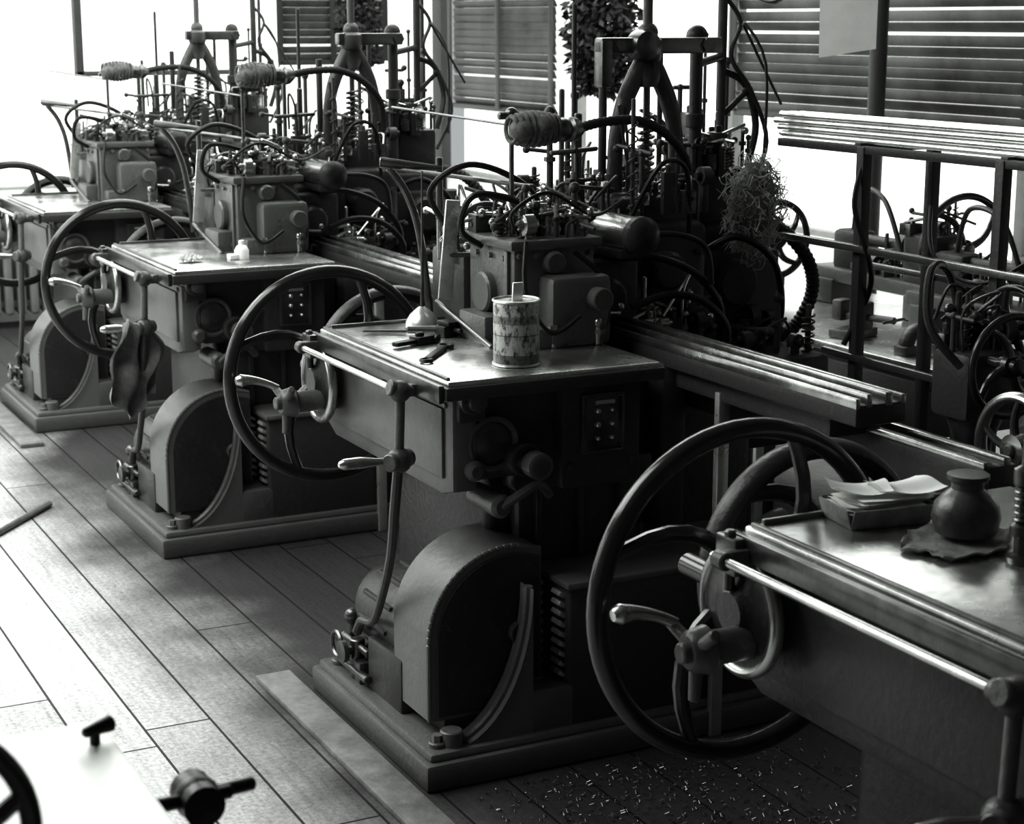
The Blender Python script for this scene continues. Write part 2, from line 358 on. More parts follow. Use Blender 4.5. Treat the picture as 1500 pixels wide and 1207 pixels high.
    cr=P('long_curved_lever',M_iron2); cr.tube([(1.625,.205,.76),(1.62,.22,.65),(1.625,.26,.52),(1.63,.34,.38),(1.64,.42,.30),(1.65,.52,.27),(1.66,.58,.22)],[.013,.013,.012,.011,.011,.012,.014],10,smooth=6)
    hw=P('handwheel',M_wheel); hw.wheel((1.765,1.02,.828),'y',.292,.0185,4,.014,.05,.05,.75,.5,sq=1.15)
    hw.cyl((1.765,.9,.828),(1.765,1.2,.828),.022)
    fw=P('belt_flywheel',M_iron); fw.ring((2.02,1.17,.80),'y',.225,.020,sq=1.6); fw.wheel((2.02,1.17,.80),'y',.215,.012,5,.017,.055,.06,.9,.2)
    fw.cyl((2.02,.8,.80),(2.02,1.22,.80),.025); fw.ring((1.93,1.10,.78),'y',.15,.014,100,290,sq=1.8)
    dl=P('graduated_dial',M_steel); dl.ring((1.70,.93,.83),'x',.106,.011,sq=1.2)
    dl2=P('dial_face',M_iron2); dl2.rev((1.70,.93,.83),'x',[(.035,-.025),(.05,-.012),(.09,-.006),(.104,-.006),(.104,.012),(.05,.015)],40)
    hub=P('crank_hub',M_iron2); hub.cyl((1.80,.9,.785),(1.60,.9,.785),.03); hub.cyl((1.62,.9,.785),(1.575,.9,.785),.042,.036,bev=.008); hub.cyl((1.58,.9,.785),(1.56,.9,.785),.018)
    for a in (.4,2.5,4.6): hub.cyl((1.595,.9,.785),(1.585,.9+.085*math.cos(a),.785+.085*math.sin(a)),.013,.010,seg=12); 
    ha=P('crank_grip',M_steel); ha.tube([(1.59,.96,.815),(1.56,.965,.83),(1.52,.97,.842),(1.49,.972,.843),(1.475,.972,.842)],[.010,.010,.012,.018,.010],14,smooth=4)
    bd=P('bed',M_iron); bd.box(2.37,2.51,-.58,.8,.935,.985,.008); bd.box(2.50,2.60,-.84,.7,.80,.89,.01); bd.box(2.36,2.44,.2,.8,.5,.95,.02); bd.box(2.40,2.55,-.45,.8,.88,.94,.01)
    bs=P('bed_ways',M_ways)
    for x,w_ in ((2.370,.012),(2.400,.014),(2.450,.020),(2.494,.014)): bs.box(x,x+w_,-.58,.78,.975,1.0+(.008 if x in (2.400,2.450) else 0),.003)
    bs.box(2.505,2.53,-.84,.6,.885,.90,.003); bs.box(2.56,2.58,-.84,.6,.885,.905,.003)
    lg=P('bed_leg',M_bright); lg.box(2.395,2.428,-.01,.012,.0,.905,.003)
    # --- upper works
    h=P('headstock',M_iron2,True)
    h.box(2.06,2.30,.45,.72,.972,1.235,.012); h.box(2.045,2.315,.435,.735,1.225,1.25,.005); h.box(2.07,2.28,.38,.46,.972,1.03,.01); h.box(2.13,2.31,.37,.46,.972,1.16,.02)
    h.cyl((2.17,.48,1.19),(2.17,.42,1.19),.03,bev=.006); h.cyl((2.07,.60,1.1),(2.035,.6,1.1),.055,bev=.006); h.cyl((2.26,.46,1.10),(2.26,.33,1.10),.03)
    h.box(2.0,2.07,.50,.66,.972,1.05,.008); h.box(2.05,2.06,.47,.49,.98,1.22,.002)
    for x in (2.075,2.12,2.2,2.285):
        for z in (.99,1.21): h.hexn((x,.452,z),(x,.440,z),.008)
    for y in (.50,.58,.66):
        for z in (1.0,1.2): h.hexn((2.062,y,z),(2.05,y,z),.008)
    h2=P('gear_case',M_iron,True)
    h2.box(2.29,2.56,.62,1.0,.90,1.20,.03,seg=3); h2.box(2.5,2.80,.66,1.05,.62,1.25,.04,seg=3); h2.box(2.31,2.5,.55,.62,1.0,1.17,.02)
    h2.cyl((2.38,.6,1.07),(2.38,.5,1.07),.055,bev=.01); h2.cyl((2.62,.68,1.12),(2.62,.58,1.12),.055,bev=.01); h2.cyl((2.7,.68,.98),(2.7,.56,.98),.04)
    h2.box(2.50,2.76,.70,.86,1.2,1.32,.02); h2.box(2.3,2.5,.84,1.02,1.18,1.28,.02); h2.box(2.08,2.26,.80,1.02,.94,1.18,.02)
    for x in (2.33,2.44,2.55,2.66,2.76):
        for z in (1.0,1.16): h2.hexn((x,.665,z),(x,.64,z),.010)
    mt=P('spindle_motor',M_steel,True); mt.rev((2.43,.57,1.245),'y',[(.042,-.13),(.048,-.125),(.048,.14),(.035,.15)],28)
    mc=P('spindle_motor_cap',M_iron,True); mc.rev((2.43,.43,1.245),'y',[(.02,-.03),(.04,-.022),(.052,-.008),(.052,.015),(.04,.02)],28); mc.box(2.39,2.47,.47,.66,1.18,1.205,.004)
    bolts=P('tool_slides',M_steel,True); blocks=P('cam_levers',M_iron,True)
    clutter(bolts,blocks,3,2.07,2.30,.45,.72,1.245,.13,66); clutter(bolts,blocks,5,2.30,2.56,.62,.98,1.19,.20,70); clutter(bolts,blocks,8,2.52,2.78,.7,1.0,1.30,.13,34)
    clutter(bolts,blocks,11,2.10,2.32,.36,.46,.975,.16,12)
    clutter(bolts,blocks,12,2.32,2.75,.50,.64,.92,.20,40)
    clutter(bolts,blocks,14,2.05,2.28,.80,1.0,1.15,.20,24)
    clutter(blocks,blocks,17,2.28,2.75,.60,1.0,1.28,.32,30,1.0)
    clutter(blocks,bolts,18,2.82,3.04,.76,1.08,1.38,.18,30)
    clutter(blocks,blocks,23,2.76,3.10,.52,.74,.85,.22,20,1.3)
    clutter(blocks,blocks,29,2.84,3.08,.80,1.06,1.36,.42,12,1.1)
    y=P('yoke_column',M_iron2,True); Y=.78; X=2.65
    for sx in (-1,1):
        y.tube([(X+sx*.012,Y,1.70),(X+sx*.035,Y,1.655),(X+sx*.072,Y,1.58),(X+sx*.096,Y,1.49),(X+sx*.102,Y,1.40),(X+sx*.105,Y,1.30)],[.022,.026,.025,.022,.022,.028],12,smooth=5)
    y.rev((X,Y,1.62),'z',[(.03,0),(.040,.03),(.034,.07),(.042,.085),(.042,.13),(.03,.14)]); y.box(X-.14,X+.14,Y-.05,Y+.07,1.26,1.33,.012)
    y.sph((X,Y,1.77),.03); y.cyl((X,Y,1.76),(X,Y,2.0),.014)
    yb=P('yoke_crossbar',M_steeld,True)
    yb.box(X-.16,X+.24,Y-.022,Y+.022,1.712,1.757,.006); yb.box(X-.16,X-.125,Y-.024,Y+.024,1.62,1.75,.006)
    yb.hexn((X+.19,Y-.03,1.735),(X+.19,Y+.03,1.735),.022); yb.hexn((X-.1,Y-.03,1.735),(X-.1,Y+.03,1.735),.016)
    yb.rev((X-.02,Y-.02,1.735),'y',[(.02,-.03),(.04,-.02),(.045,0),(.045,.03)],20)
    sp=P('yoke_spring',M_steeld,True); sp.helix((X,Y),.022,.0045,1.33,1.54,11); sp.cyl((X,Y,1.32),(X,Y,1.63),.010)
    ps=P('guide_posts',M_iron,True)
    ps.cyl((2.84,Y+.04,1.1),(2.84,Y+.04,1.77),.019); ps.sph((2.84,Y+.04,1.76),.032); ps.cyl((2.84,Y+.04,1.50),(2.84,Y+.04,1.54),.03); ps.cyl((2.98,Y+.12,1.1),(2.98,Y+.12,2.6),.0145)
    ps.cyl((2.53,Y+.04,1.28),(2.53,Y+.04,1.66),.012); ps.cyl((2.78,Y+.14,1.3),(2.78,Y+.14,1.72),.008); ps.cyl((2.84,Y+.04,1.68),(2.98,Y+.12,1.70),.012)
    ps.cyl((2.98,Y+.12,1.52),(3.06,Y+.10,1.60),.009); ps.sph((3.06,Y+.10,1.60),.018)
    ps.tube([(2.98,Y+.12,1.66),(3.05,Y+.10,1.62),(3.08,Y+.08,1.50),(3.04,Y+.06,1.38)],.011,8,smooth=6)
    ps.cyl((2.47,Y+.1,1.25),(2.47,Y+.1,1.85),.007); ps.cyl((3.04,Y+.2,1.3),(3.04,Y+.2,2.6),.008)
    ps.tube([(2.98,Y+.12,1.88),(3.03,Y+.1,1.8),(3.0,Y+.1,1.7),(3.06,Y+.08,1.6),(3.1,Y+.05,1.45),(3.02,Y+.02,1.3)],.007,8,smooth=6)
    rs=P('rear_standard',M_iron,True)
    rs.box(2.80,3.07,.78,1.12,.08,1.22,.04,seg=3); rs.box(2.84,3.03,.82,1.05,1.2,1.38,.02); rs.box(2.78,3.1,.74,.8,.85,1.14,.015); rs.cyl((2.93,.76,1.05),(2.93,.70,1.05),.07,bev=.01)
    rs.box(2.62,3.12,.5,.8,.60,.86,.02)
    lh=P('work_lamp_head',M_lampc,True)
    lh.sph((2.195,.62,1.525),.048,(1.15,1,.8),20); lh.sph((2.16,.60,1.52),.036,(1,1,.8),14); lh.sph((2.22,.60,1.53),.036,(1,1,.9),14); lh.sph((2.255,.62,1.515),.034,(1.1,1,.85),14)
    for k in range(9): lh.ring((2.14+k*.016,.62,1.522),'x',.034+.010*math.sin(math.pi*k/8),.006,seg=24,rs=6)
    lk=P('work_lamp_collar',M_steeld,True); lk.rev((2.295,.62,1.518),'x',[(.018,-.04),(.03,-.03),(.033,0),(.026,.015),(.034,.022),(.03,.04),(.012,.06)],20)
    la=P('work_lamp_arm',M_hose,True)
    la.tube([(2.34,.62,1.52),(2.42,.63,1.534),(2.54,.65,1.535),(2.64,.67,1.50),(2.72,.69,1.43),(2.75,.71,1.35),(2.75,.72,1.20)],.0125,12,smooth=12,ribs=1)
    lc=P('hoses',M_rubber,True)
    lc.tube([(2.40,.50,1.18),(2.5,.47,1.18),(2.62,.46,1.13),(2.70,.46,1.04),(2.715,.47,.95)],.011,10,smooth=8)
    lc.tube([(2.42,.46,1.05),(2.52,.44,1.08),(2.62,.42,1.06),(2.70,.42,.98),(2.70,.44,.88)],.011,10,smooth=8)
    lc.tube([(2.46,.50,1.24),(2.56,.45,1.24),(2.64,.44,1.20),(2.66,.44,1.10)],.008,10,smooth=8)
    lc.tube([(2.05,.62,1.22),(1.98,.60,1.27),(2.0,.56,1.36),(2.12,.55,1.34),(2.22,.6,1.28)],.009,8,smooth=8)
    lc.tube([(2.22,.42,1.22),(2.29,.40,1.15),(2.30,.38,1.05),(2.27,.38,.99)],.008,8,smooth=8)
    lc.tube([(2.10,.5,1.26),(2.06,.46,1.32),(2.16,.45,1.37),(2.32,.5,1.30),(2.44,.55,1.33)],.005,8,smooth=8)
    lc.tube([(2.08,.42,1.25),(2.06,.38,1.12),(2.12,.36,1.02),(2.20,.35,1.06)],.007,8,smooth=8)
    lc.tube([(2.5,.6,1.28),(2.56,.55,1.42),(2.66,.58,1.40),(2.70,.62,1.22)],.007,8,smooth=8)
    lc.tube([(2.78,.70,1.14),(2.86,.62,1.20),(2.98,.60,1.12),(3.02,.62,.95),(2.95,.64,.86)],.010,8,smooth=8)
    lc.tube([(2.10,.85,1.2),(2.0,.84,1.34),(2.1,.8,1.42),(2.26,.78,1.36),(2.34,.76,1.24)],.009,8,smooth=8)
    cd=P('flexible_conduit',M_hose,True)
    cd.tube([(3.03,.80,1.22),(3.12,.76,1.19),(3.20,.74,1.10),(3.22,.74,1.0),(3.17,.75,.90),(3.08,.76,.86)],.019,12,smooth=14,ribs=1)
    th=P('trip_rods',M_steeld,True)
    th.cyl((1.95,.98,1.57),(2.17,.68,1.53),.0035,seg=8); th.cyl((2.17,.68,1.25),(2.17,.68,1.56),.007,seg=8); th.sph((2.17,.68,1.56),.018); th.cyl((2.13,.68,1.555),(2.24,.68,1.555),.01,seg=10)
    th.cyl((1.93,1.02,1.405),(2.25,.72,1.36),.006,seg=8); th.cyl((1.92,1.0,1.42),(2.08,.93,1.40),.014,.008,seg=10); th.cyl((2.08,.95,1.15),(2.08,.95,1.43),.01)
    th.tube([(1.95,1.0,1.40),(2.0,1.0,1.33),(2.03,.98,1.22),(2.05,.96,1.0)],.011,10,smooth=6)
    th.ring((2.15,.80,1.22),'y',.09,.008,20,200); th.cyl((2.0,.45,.975),(2.0,.8,1.05),.010,.008); th.cyl((2.36,.75,1.2),(2.36,.75,1.62),.008); th.cyl((2.44,.8,1.2),(2.44,.8,1.55),.011)
    th.cyl((2.3,.7,1.45),(2.5,.8,1.45),.007); th.cyl((2.02,.765,1.18),(2.10,.74,1.18),.007)
    pl=P('chute_strip',M_bright,True); pl.box(2.0,2.042,.758,.766,1.06,1.33,.002,rot=('Y',.10))
    return lo,up
lo,up=lathe_parts()
LO=[(p.name,p.mesh((-1.6,0,0))) for p in lo]; UP=[(p.name,p.mesh((-1.6,0,0))) for p in up]
q=Part('yoke_crossbar',M_steeld); q.box(2.59,2.86,.758,.802,1.712,1.757,.006); q.hexn((2.84,.75,1.735),(2.84,.81,1.735),.022); SHORTBAR=q.mesh((-1.6,0,0))
LAMP=('work_lamp_head','work_lamp_collar','work_lamp_arm')
ROW=[(-.065,1.44,-.55,0),(0,3.6,0,0),(-.03,5.73,.03,.085),(0,7.86,0,.05)]
for i,(dx,y0,sh,lz) in enumerate(ROW):
    e=empty('automatic_lathe',(1.6+dx,y0,0))
    for n,me in LO:
        o=put(n,me,e)
        if i==0 and n=='hanging_gear_cover':
            o.material_slots[0].link='OBJECT'; o.material_slots[0].material=M_iron  # nearest cover's shade put into its colour by swapping in darker iron
    for n,me in UP:
        if n=='yoke_crossbar' and i>1: me=SHORTBAR
        put(n,me,e,(0,sh,lz if n in LAMP else 0))
# ---------------------------------------------------------------- things on the tables
Z=.9755
can=Part('can_body',M_print); can.rev((0,0,0),'z',[(.056,.004),(.057,.008),(.057,.155),(.056,.158)],40)
rim=Part('rims',M_tin); rim.ring((0,0,.004),'z',.057,.0035,rs=8); rim.ring((0,0,.160),'z',.057,.0035,rs=8); rim.rev((0,0,.15),'z',[(.05,0),(.054,.004)],30)
st=Part('paddle',M_bright); st.box(-.014,.014,-.003,.003,.05,.205,.001,rot=('X',.12))
group('paint_can',(1.955,3.83,Z),[can,rim,st])
a=Part('bowl',M_bright); a.rev((0,0,0),'z',[(.045,0),(.048,.004),(.045,.02),(.033,.04),(.015,.055),(.008,.06)],28)
bq=Part('spout',M_steeld); bq.tube([(0,0,.055),(.002,0,.2),(.004,0,.43)],[.006,.004,.0025],8)
group('oil_can',(1.965,4.42,Z),[a,bq])
w=Part('jaw',M_black); w.box(-.04,.04,-.02,.02,0,.022,.004); w.box(-.11,-.03,-.012,.012,.004,.016,.004); w.cyl((-.02,0,.02),(-.02,0,.032),.012); w.cyl((.02,-.03,.012),(.02,.05,.012),.009)
group('toolmaker_clamp',(1.875,4.20,Z),[w],.35)
w=Part('shaft',M_black); w.box(-.09,.08,-.01,.01,0,.012,.003); w.ring((.095,0,.006),'z',.018,.006,seg=20,rs=6); w.ring((-.105,0,.006),'z',.014,.005,seg=20,rs=6)
group('spanner',(1.83,4.03,Z),[w],.9)
w=Part('blade',M_steeld); w.cyl((-.09,0,.008),(.03,0,.008),.004); w.cyl((.03,0,.012),(.11,0,.012),.010,.012)
group('screwdriver',(1.86,4.36,Z),[w],-.5)
w=Part('body',M_black); w.box(-.03,.03,-.022,.022,0,.03,.004); w.box(-.02,.02,-.028,.028,.03,.042,.003); w.cyl((0,-.06,.02),(0,.05,.02),.007)
group('tool_holder',(1.975,4.27,Z),[w],.2)
# nearest lathe table
t=Part('tray',M_rag)
t.box(-.075,.075,-.05,.05,0,.004,.002); t.box(-.08,-.075,-.05,.05,0,.035,.002,rot=('Y',-.3)); t.box(.075,.08,-.05,.05,0,.035,.002,rot=('Y',.3)); t.box(-.075,.075,-.055,-.05,0,.035,.002,rot=('X',.3)); t.box(-.075,.075,.05,.055,0,.035,.002,rot=('X',-.3))
pp=Part('papers',M_paper); rnd=random.Random(5)
def sheet(P,cx,cy,z,sx,sy,rot,curl):
    n=8; vs=[]
    for i in range(n+1):
        for k in range(n+1):
            u=i/n*2-1; v=k/n*2-1; x=u*sx; yy=v*sy
            vs.append(P.bm.verts.new((cx+x*math.cos(rot)-yy*math.sin(rot),cy+x*math.sin(rot)+yy*math.cos(rot),z+curl*(u*u)+curl*.5*math.sin(v*3+u))))
    for i in range(n):
        for k in range(n):
            q=i*(n+1)+k; P.bm.faces.new((vs[q],vs[q+1],vs[q+n+2],vs[q+n+1]))
for k in range(7): sheet(pp,.004*k-.01,.0,.020+.004*k,.068,.046,rnd.uniform(-.12,.12),rnd.uniform(.0,.006))
sheet(pp,.05,-.005,.052,.06,.04,.2,.008); sheet(pp,-.03,.01,.052,.05,.035,-.15,.010)
pp.bm.normal_update()
group('paper_tray',(1.865,2.31,Z),[t,pp],-.15)
j=Part('jug_body',M_jug); j.rev((0,0,0),'z',[(.038,0),(.05,.006),(.056,.03),(.052,.052),(.036,.07),(.026,.078),(.026,.088),(.034,.095),(.034,.102),(.026,.103)],32)
jh=Part('jug_handle',M_jug); jh.tube([(.05,0,.05),(.075,0,.06),(.07,0,.085),(.03,0,.092)],.008,8,smooth=6)
group('stoneware_jug',(1.915,2.145,Z+.009),[j,jh],.5)
def cloth(name,loc,sx,sy,mt,seed,amp=.012,rz=0,base=.004,flat=False):
    rnd=random.Random(seed); bm=bmesh.new(); n=26; vs=[]
    ph=[rnd.uniform(0,6) for _ in range(6)]
    for i in range(n+1):
        for k in range(n+1):
            u=i/n*2-1; v=k/n*2-1
            rr=1-.18*abs(math.sin(3*math.atan2(v,u)+ph[0]))
            x=u*math.sqrt(1-v*v*.45)*sx*rr; y=v*math.sqrt(1-u*u*.45)*sy*rr
            m_=(max(0,max(abs(u),abs(v))-.6)*2.2) if flat else (1-.5*max(abs(u),abs(v)))
            h=amp*(abs(math.sin(5*u+ph[1]+2*v))*.5+abs(math.sin(7*v+ph[2]-3*u))*.5)*m_
            vs.append(bm.verts.new((x,y,base+h)))
    for i in range(n):
        for k in range(n):
            q=i*(n+1)+k; bm.faces.new((vs[q],vs[q+1],vs[q+n+2],vs[q+n+1]))
    ex=bmesh.ops.extrude_face_region(bm,geom=bm.faces[:])
    for v in ex['geom']:
        if isinstance(v,bmesh.types.BMVert): v.co.z-=.0035
    p=Part(name,mt); p.bm=bm; o=put(name,p.mesh(),None,loc,rz); return o
cloth('wiping_rag',(1.885,2.13,Z),.115,.09,M_rag,4,.012,.3,flat=True)
sp=Part('stem',M_steeld); sp.rev((0,0,0),'z',[(.022,0),(.024,.01),(.012,.016),(.012,.04),(.02,.046),(.02,.06),(.010,.066),(.010,.12),(.018,.126),(.018,.15),(.008,.156),(.005,.24),(.002,.25)],18)
for k in range(5): sp.ring((0,0,.07+k*.011),'z',.013,.003,seg=16,rs=6)
group('grease_gun',(1.91,2.01,Z),[sp])
cloth('cleaning_rag',(1.80,6.05,Z),.05,.04,M_ragl,9,.03,.2)
bt=Part('bottle',M_paper); bt.rev((0,0,0),'z',[(.025,0),(.026,.03),(.018,.045),(.01,.05),(.01,.065),(.006,.066)],20); bt.box(-.05,-.01,-.02,.02,0,.018,.003)
group('oil_bottle',(1.99,6.05,Z),[bt])
# rag hanging from the third machine's lever
bm=bmesh.new(); n=30; vs=[]
for i in range(n+1):
    for k in range(n+1):
        u=i/n;v=k/n; wd=.05+.12*math.sin(v*2.3)
        vs.append(bm.verts.new((.020*math.sin(u*17+v*2)+.014*math.sin(v*11+u*3),(u-.5)*2*wd*(1-.35*v)+.02*math.sin(v*5),-v*.33*(1-.35*abs(u-.45))+.015*math.sin(u*9))))
for i in range(n):
    for k in range(n):
        q=i*(n+1)+k; bm.faces.new((vs[q],vs[q+1],vs[q+n+2],vs[q+n+1]))
p=Part('hanging_rag',M_rag2); p.bm=bm; put('hanging_rag',p.mesh(),None,(1.555,5.925,.80),-1.1)
# bundle of cotton waste hung on the rear standard
p=Part('cotton_waste',M_ragl); rnd=random.Random(6)
for i in range(620):
    th=rnd.uniform(0,6.28); ph=math.acos(rnd.uniform(-1,1)); q=rnd.uniform(.5,1.0)
    c=Vector((.10*q*math.sin(ph)*math.cos(th),.045*q*math.sin(ph)*math.sin(th),.15*q*math.cos(ph)))
    pts=[c]
    for k in range(4): pts.append(pts[-1]+Vector((rnd.uniform(-1,1),rnd.uniform(-1,1)*.6,rnd.uniform(-1.3,.9)))*.022)
    p.tube(pts,rnd.uniform(.0008,.0019),4,smooth=3)
q_=Part('inner_wad',M_rag); q_.sph((0,0,0),.065,(1.1,.55,1.8),20)
group('cotton_waste_bundle',(2.95,4.27,1.29),[p,q_])
# ---------------------------------------------------------------- floor planks, bar and swarf
for y0,y1 in ((3.35,4.50),(7.6,8.6)):
    p=Part('loose_floor_plank',M_wood); p.box(-.05,.05,0,y1-y0,0.001,.018,.003); put('loose_floor_plank',p.mesh(),None,(1.53,y0,0))
p=Part('steel_bar',M_steeld); p.cyl((0,0,.013),(.34,.42,.013),.012); put('steel_bar',p.mesh(),None,(1.04,6.18,0))
p=Part('metal_swarf',M_steeld); rnd=random.Random(12)
for i in range(2200):
    x=rnd.gauss(2.1,.3); y=rnd.uniform(2.5,3.56)
    if not(1.70<x<2.62): continue
    a=rnd.uniform(0,6.28); l=rnd.uniform(.002,.012); r=rnd.uniform(.0007,.0018); zz=r+.0005
    p.tube([(x,y,zz),(x+l*math.cos(a),y+l*math.sin(a),zz+l*.5),(x+l*1.3*math.cos(a+.6),y+l*1.3*math.sin(a+.6),zz)],r,4)
put('metal_swarf',p.mesh())
# ---------------------------------------------------------------- bar stock rack (right)
bars=Part('bar_stock',M_bright)
for r_ in range(4):
    for c_ in range(4): bars.cyl((.02+c_*.021,-2.9+.03*((r_*3+c_)%3),1.475+r_*.0185),(.02+c_*.021,.02*((r_+c_*2)%3),1.475+r_*.0185),.009,seg=10)
rk=Part('rack_frame',M_iron)
for x,y in ((0,-.42),(.28,-.38),(0,-.98),(.28,-1.0),(0,-2.4),(.28,-2.4)): rk.box(x-.016,x+.016,y-.016,y+.016,0,1.46,.003)
for z in (1.445,.5):
    for y in (-.40,-.99,-2.4): rk.box(-.01,.29,y-.014,y+.014,z,z+.025,.003)
rk.box(-.012,.012,-2.85,-.02,1.44,1.463,.003); rk.box(.268,.292,-2.85,-.02,1.44,1.463,.003)
rk2=Part('lower_rails',M_steel); rk2.box(-.04,-.018,-2.5,.05,1.17,1.19,.003); rk2.box(.298,.31,-2.4,0,1.06,1.08,.003); rk2.box(-.035,-.018,-2.4,-.3,.86,.88,.003)
rk3=Part('hung_cables',M_rubber)
rk3.tube([(.0,-.42,1.42),(-.05,-.45,1.3),(-.03,-.5,1.15),(.02,-.44,1.05),(-.03,-.40,.9)],.008,8,smooth=8); rk3.tube([(.28,-.38,1.3),(.2,-.5,1.15),(.22,-.7,1.1),(.28,-1.0,1.3)],.006,8,smooth=8)
group('bar_stock_rack',(3.13,4.42,0),[bars,rk,rk2,rk3])
# ---------------------------------------------------------------- bench with bench lathes behind rack
b1=Part('bench_top',M_table); b1.box(0,.80,0,2.1,.76,.79,.005)
b2=Part('bench_legs',M_iron)
for x in (.04,.74):
    for y in (.06,1.05,2.03): b2.box(x-.025,x+.025,y-.025,y+.025,0,.765,.004)
b2.box(.03,.76,.05,2.05,.2,.23,.004); b2.box(.02,.78,.02,2.08,.72,.762,.004)
bb=Part('drawer',M_iron2); bb.box(.01,.5,.2,.7,.56,.735,.005); bb.box(.01,.5,1.3,1.8,.56,.735,.005)
group('work_bench',(3.46,3.9,0),[b1,b2,bb])
def bench_lathe(loc,rz=0,R=.18,seed=1):
    a=Part('bed',M_iron2); a.box(-.08,.08,-.35,.35,.08,.13,.008); a.box(-.09,.09,-.32,-.2,0,.09,.01); a.box(-.09,.09,.2,.32,0,.09,.01)
    h=Part('headstock',M_iron); h.box(-.07,.07,-.33,-.16,.12,.30,.02); h.box(-.05,.05,.12,.26,.12,.27,.02); h.cyl((0,-.2,.24),(0,.16,.24),.02); h.rev((0,-.12,.24),'y',[(.03,-.02),(.055,-.018),(.055,.02),(.03,.03)],20)
    w=Part('handwheel',M_wheel); w.wheel((0,-.40,.26),'y',R,.012,4,.010,.035,.03,.5,.3); w.cyl((0,-.42,.26),(0,-.2,.26),.015)
    s=Part('slide_parts',M_steeld); k=Part('slide_levers',M_iron); clutter(s,k,seed,-.06,.06,-.1,.12,.125,.16,24); clutter(s,k,seed+1,-.06,.06,-.3,-.18,.295,.12,12)
    k.tube([(0,.2,.26),(-.05,.1,.42),(-.1,-.1,.40),(-.09,-.2,.2)],.009,8,smooth=8)
    group('bench_lathe',loc,[a,h,w,s,k],rz)
bench_lathe((4.05,5.02,.79),0,.18,21); bench_lathe((3.95,4.33,.79),.05,.13,31); bench_lathe((3.66,5.55,.79),0,.13,61)
cst=Part('casting',M_iron2); cst.ring((0,0,.02),'y',.06,.02,0,180,sq=1.5); cst.box(-.085,-.035,-.03,.03,0,.03,.005); cst.box(.035,.085,-.03,.03,0,.03,.005)
group('arch_casting',(3.60,4.28,.79),[cst])
vi=Part('body',M_iron2); vi.box(-.07,.07,-.05,.05,0,.03,.006); vi.box(-.03,.03,-.06,.0,.03,.12,.008); vi.box(-.03,.03,.03,.07,.05,.12,.008); vi.cyl((0,-.16,.07),(0,.05,.07),.012); vi.cyl((-.06,-.155,.07),(.06,-.155,.07),.005)
group('bench_vise',(3.60,4.62,.79),[vi],.3)
# pedestal grinder between the rows
pg=Part('pedestal',M_iron); pg.box(-.13,.13,-.13,.13,0,.05,.015); pg.rev((0,0,.04),'z',[(.11,0),(.08,.06),(.06,.2),(.055,.7),(.08,.74),(.08,.76)],24)
pm=Part('motor_housing',M_iron2); pm.rev((0,0,.90),'x',[(.05,-.12),(.075,-.10),(.08,-.05),(.08,.05),(.075,.10),(.05,.12)],28); pm.box(-.07,.07,-.07,.07,.77,.85,.01); pm.cyl((-.18,0,.90),(.18,0,.90),.014)
wd=Part('grinding_wheels',M_steel)
for x in (-.15,.15): wd.ring((x,0,.90),'x',.115,.012,sq=1.3); wd.rev((x,0,.90),'x',[(.02,-.02),(.035,-.018),(.035,.018),(.02,.02)],20)
wg=Part('wheel_spokes',M_iron)
for x in (-.15,.15): wg.wheel((x,0,.90),'x',.11,.006,5,.008,.03,.02,.3)
clutter(pm,wg,44,-.07,.07,-.06,.06,.97,.14,10)
group('pedestal_grinder',(2.80,2.82,0),[pg,pm,wd,wg])
dp=Part('stand',M_iron); dp.box(-.12,.12,-.11,.11,0,.04,.01); dp.rev((0,0,.03),'z',[(.08,0),(.05,.1),(.045,.75),(.07,.82),(.07,.86)],20); dp.box(-.09,.09,-.07,.07,.85,1.02,.02)
dw=Part('handwheels',M_wheel); dw.wheel((-.02,-.14,1.0),'y',.12,.010,4,.010,.03,.03,.4,.3); dw.wheel((.11,.0,1.05),'x',.11,.009,4,.009,.03,.03,.4,.9); dw.cyl((-.02,-.14,1.0),(-.02,.1,1.0),.014)
dc=Part('slide_parts',M_steeld); clutter(dc,dp,51,-.08,.08,-.06,.06,1.02,.16,22)
dp.tube([(0,.05,1.02),(-.06,.05,1.2),(-.16,0,1.22),(-.2,-.05,1.1),(-.14,-.1,1.0)],.010,8,smooth=8)
group('hand_milling_machine',(2.955,3.30,0),[dp,dw,dc])
# ---------------------------------------------------------------- foreground machine corner (bottom left)
t=Part('table',M_fg); t.box(-.9,.47,.95,2.03,.945,.975,.006)
tb=Part('body',M_iron); tb.box(-.7,.36,1.05,1.93,.5,.95,.02); tb.box(-.6,.2,1.15,1.85,.05,.5,.03); tb.box(-.75,.42,1.0,2.0,0,.07,.01)
tk=Part('ball_crank',M_black); tk.sph((.52,1.80,.955),.026); tk.cyl((-.2,1.72,.99),(.56,1.80,.955),.008); tk.cyl((.52,1.80,.96),(.53,1.80,.86),.014); tk.rev((.52,1.80,.955),'y',[(.012,-.03),(.024,-.028),(.024,.028),(.012,.03)],16); tk.cyl((.46,1.795,.955),(.59,1.81,.955),.008)
tk.cyl((.445,1.955,.97),(.445,1.955,.99),.006); tk.cyl((.43,1.95,.992),(.468,1.96,.996),.006,.010)
tw=Part('handwheel',M_wheel); tw.wheel((.17,1.52,1.09),'y',.115,.010,4,.009,.03,.03,.3); tw.box(.14,.20,1.5,1.6,.97,1.12,.01)
group('milling_machine',(0,0,0),[t,tb,tk,tw])
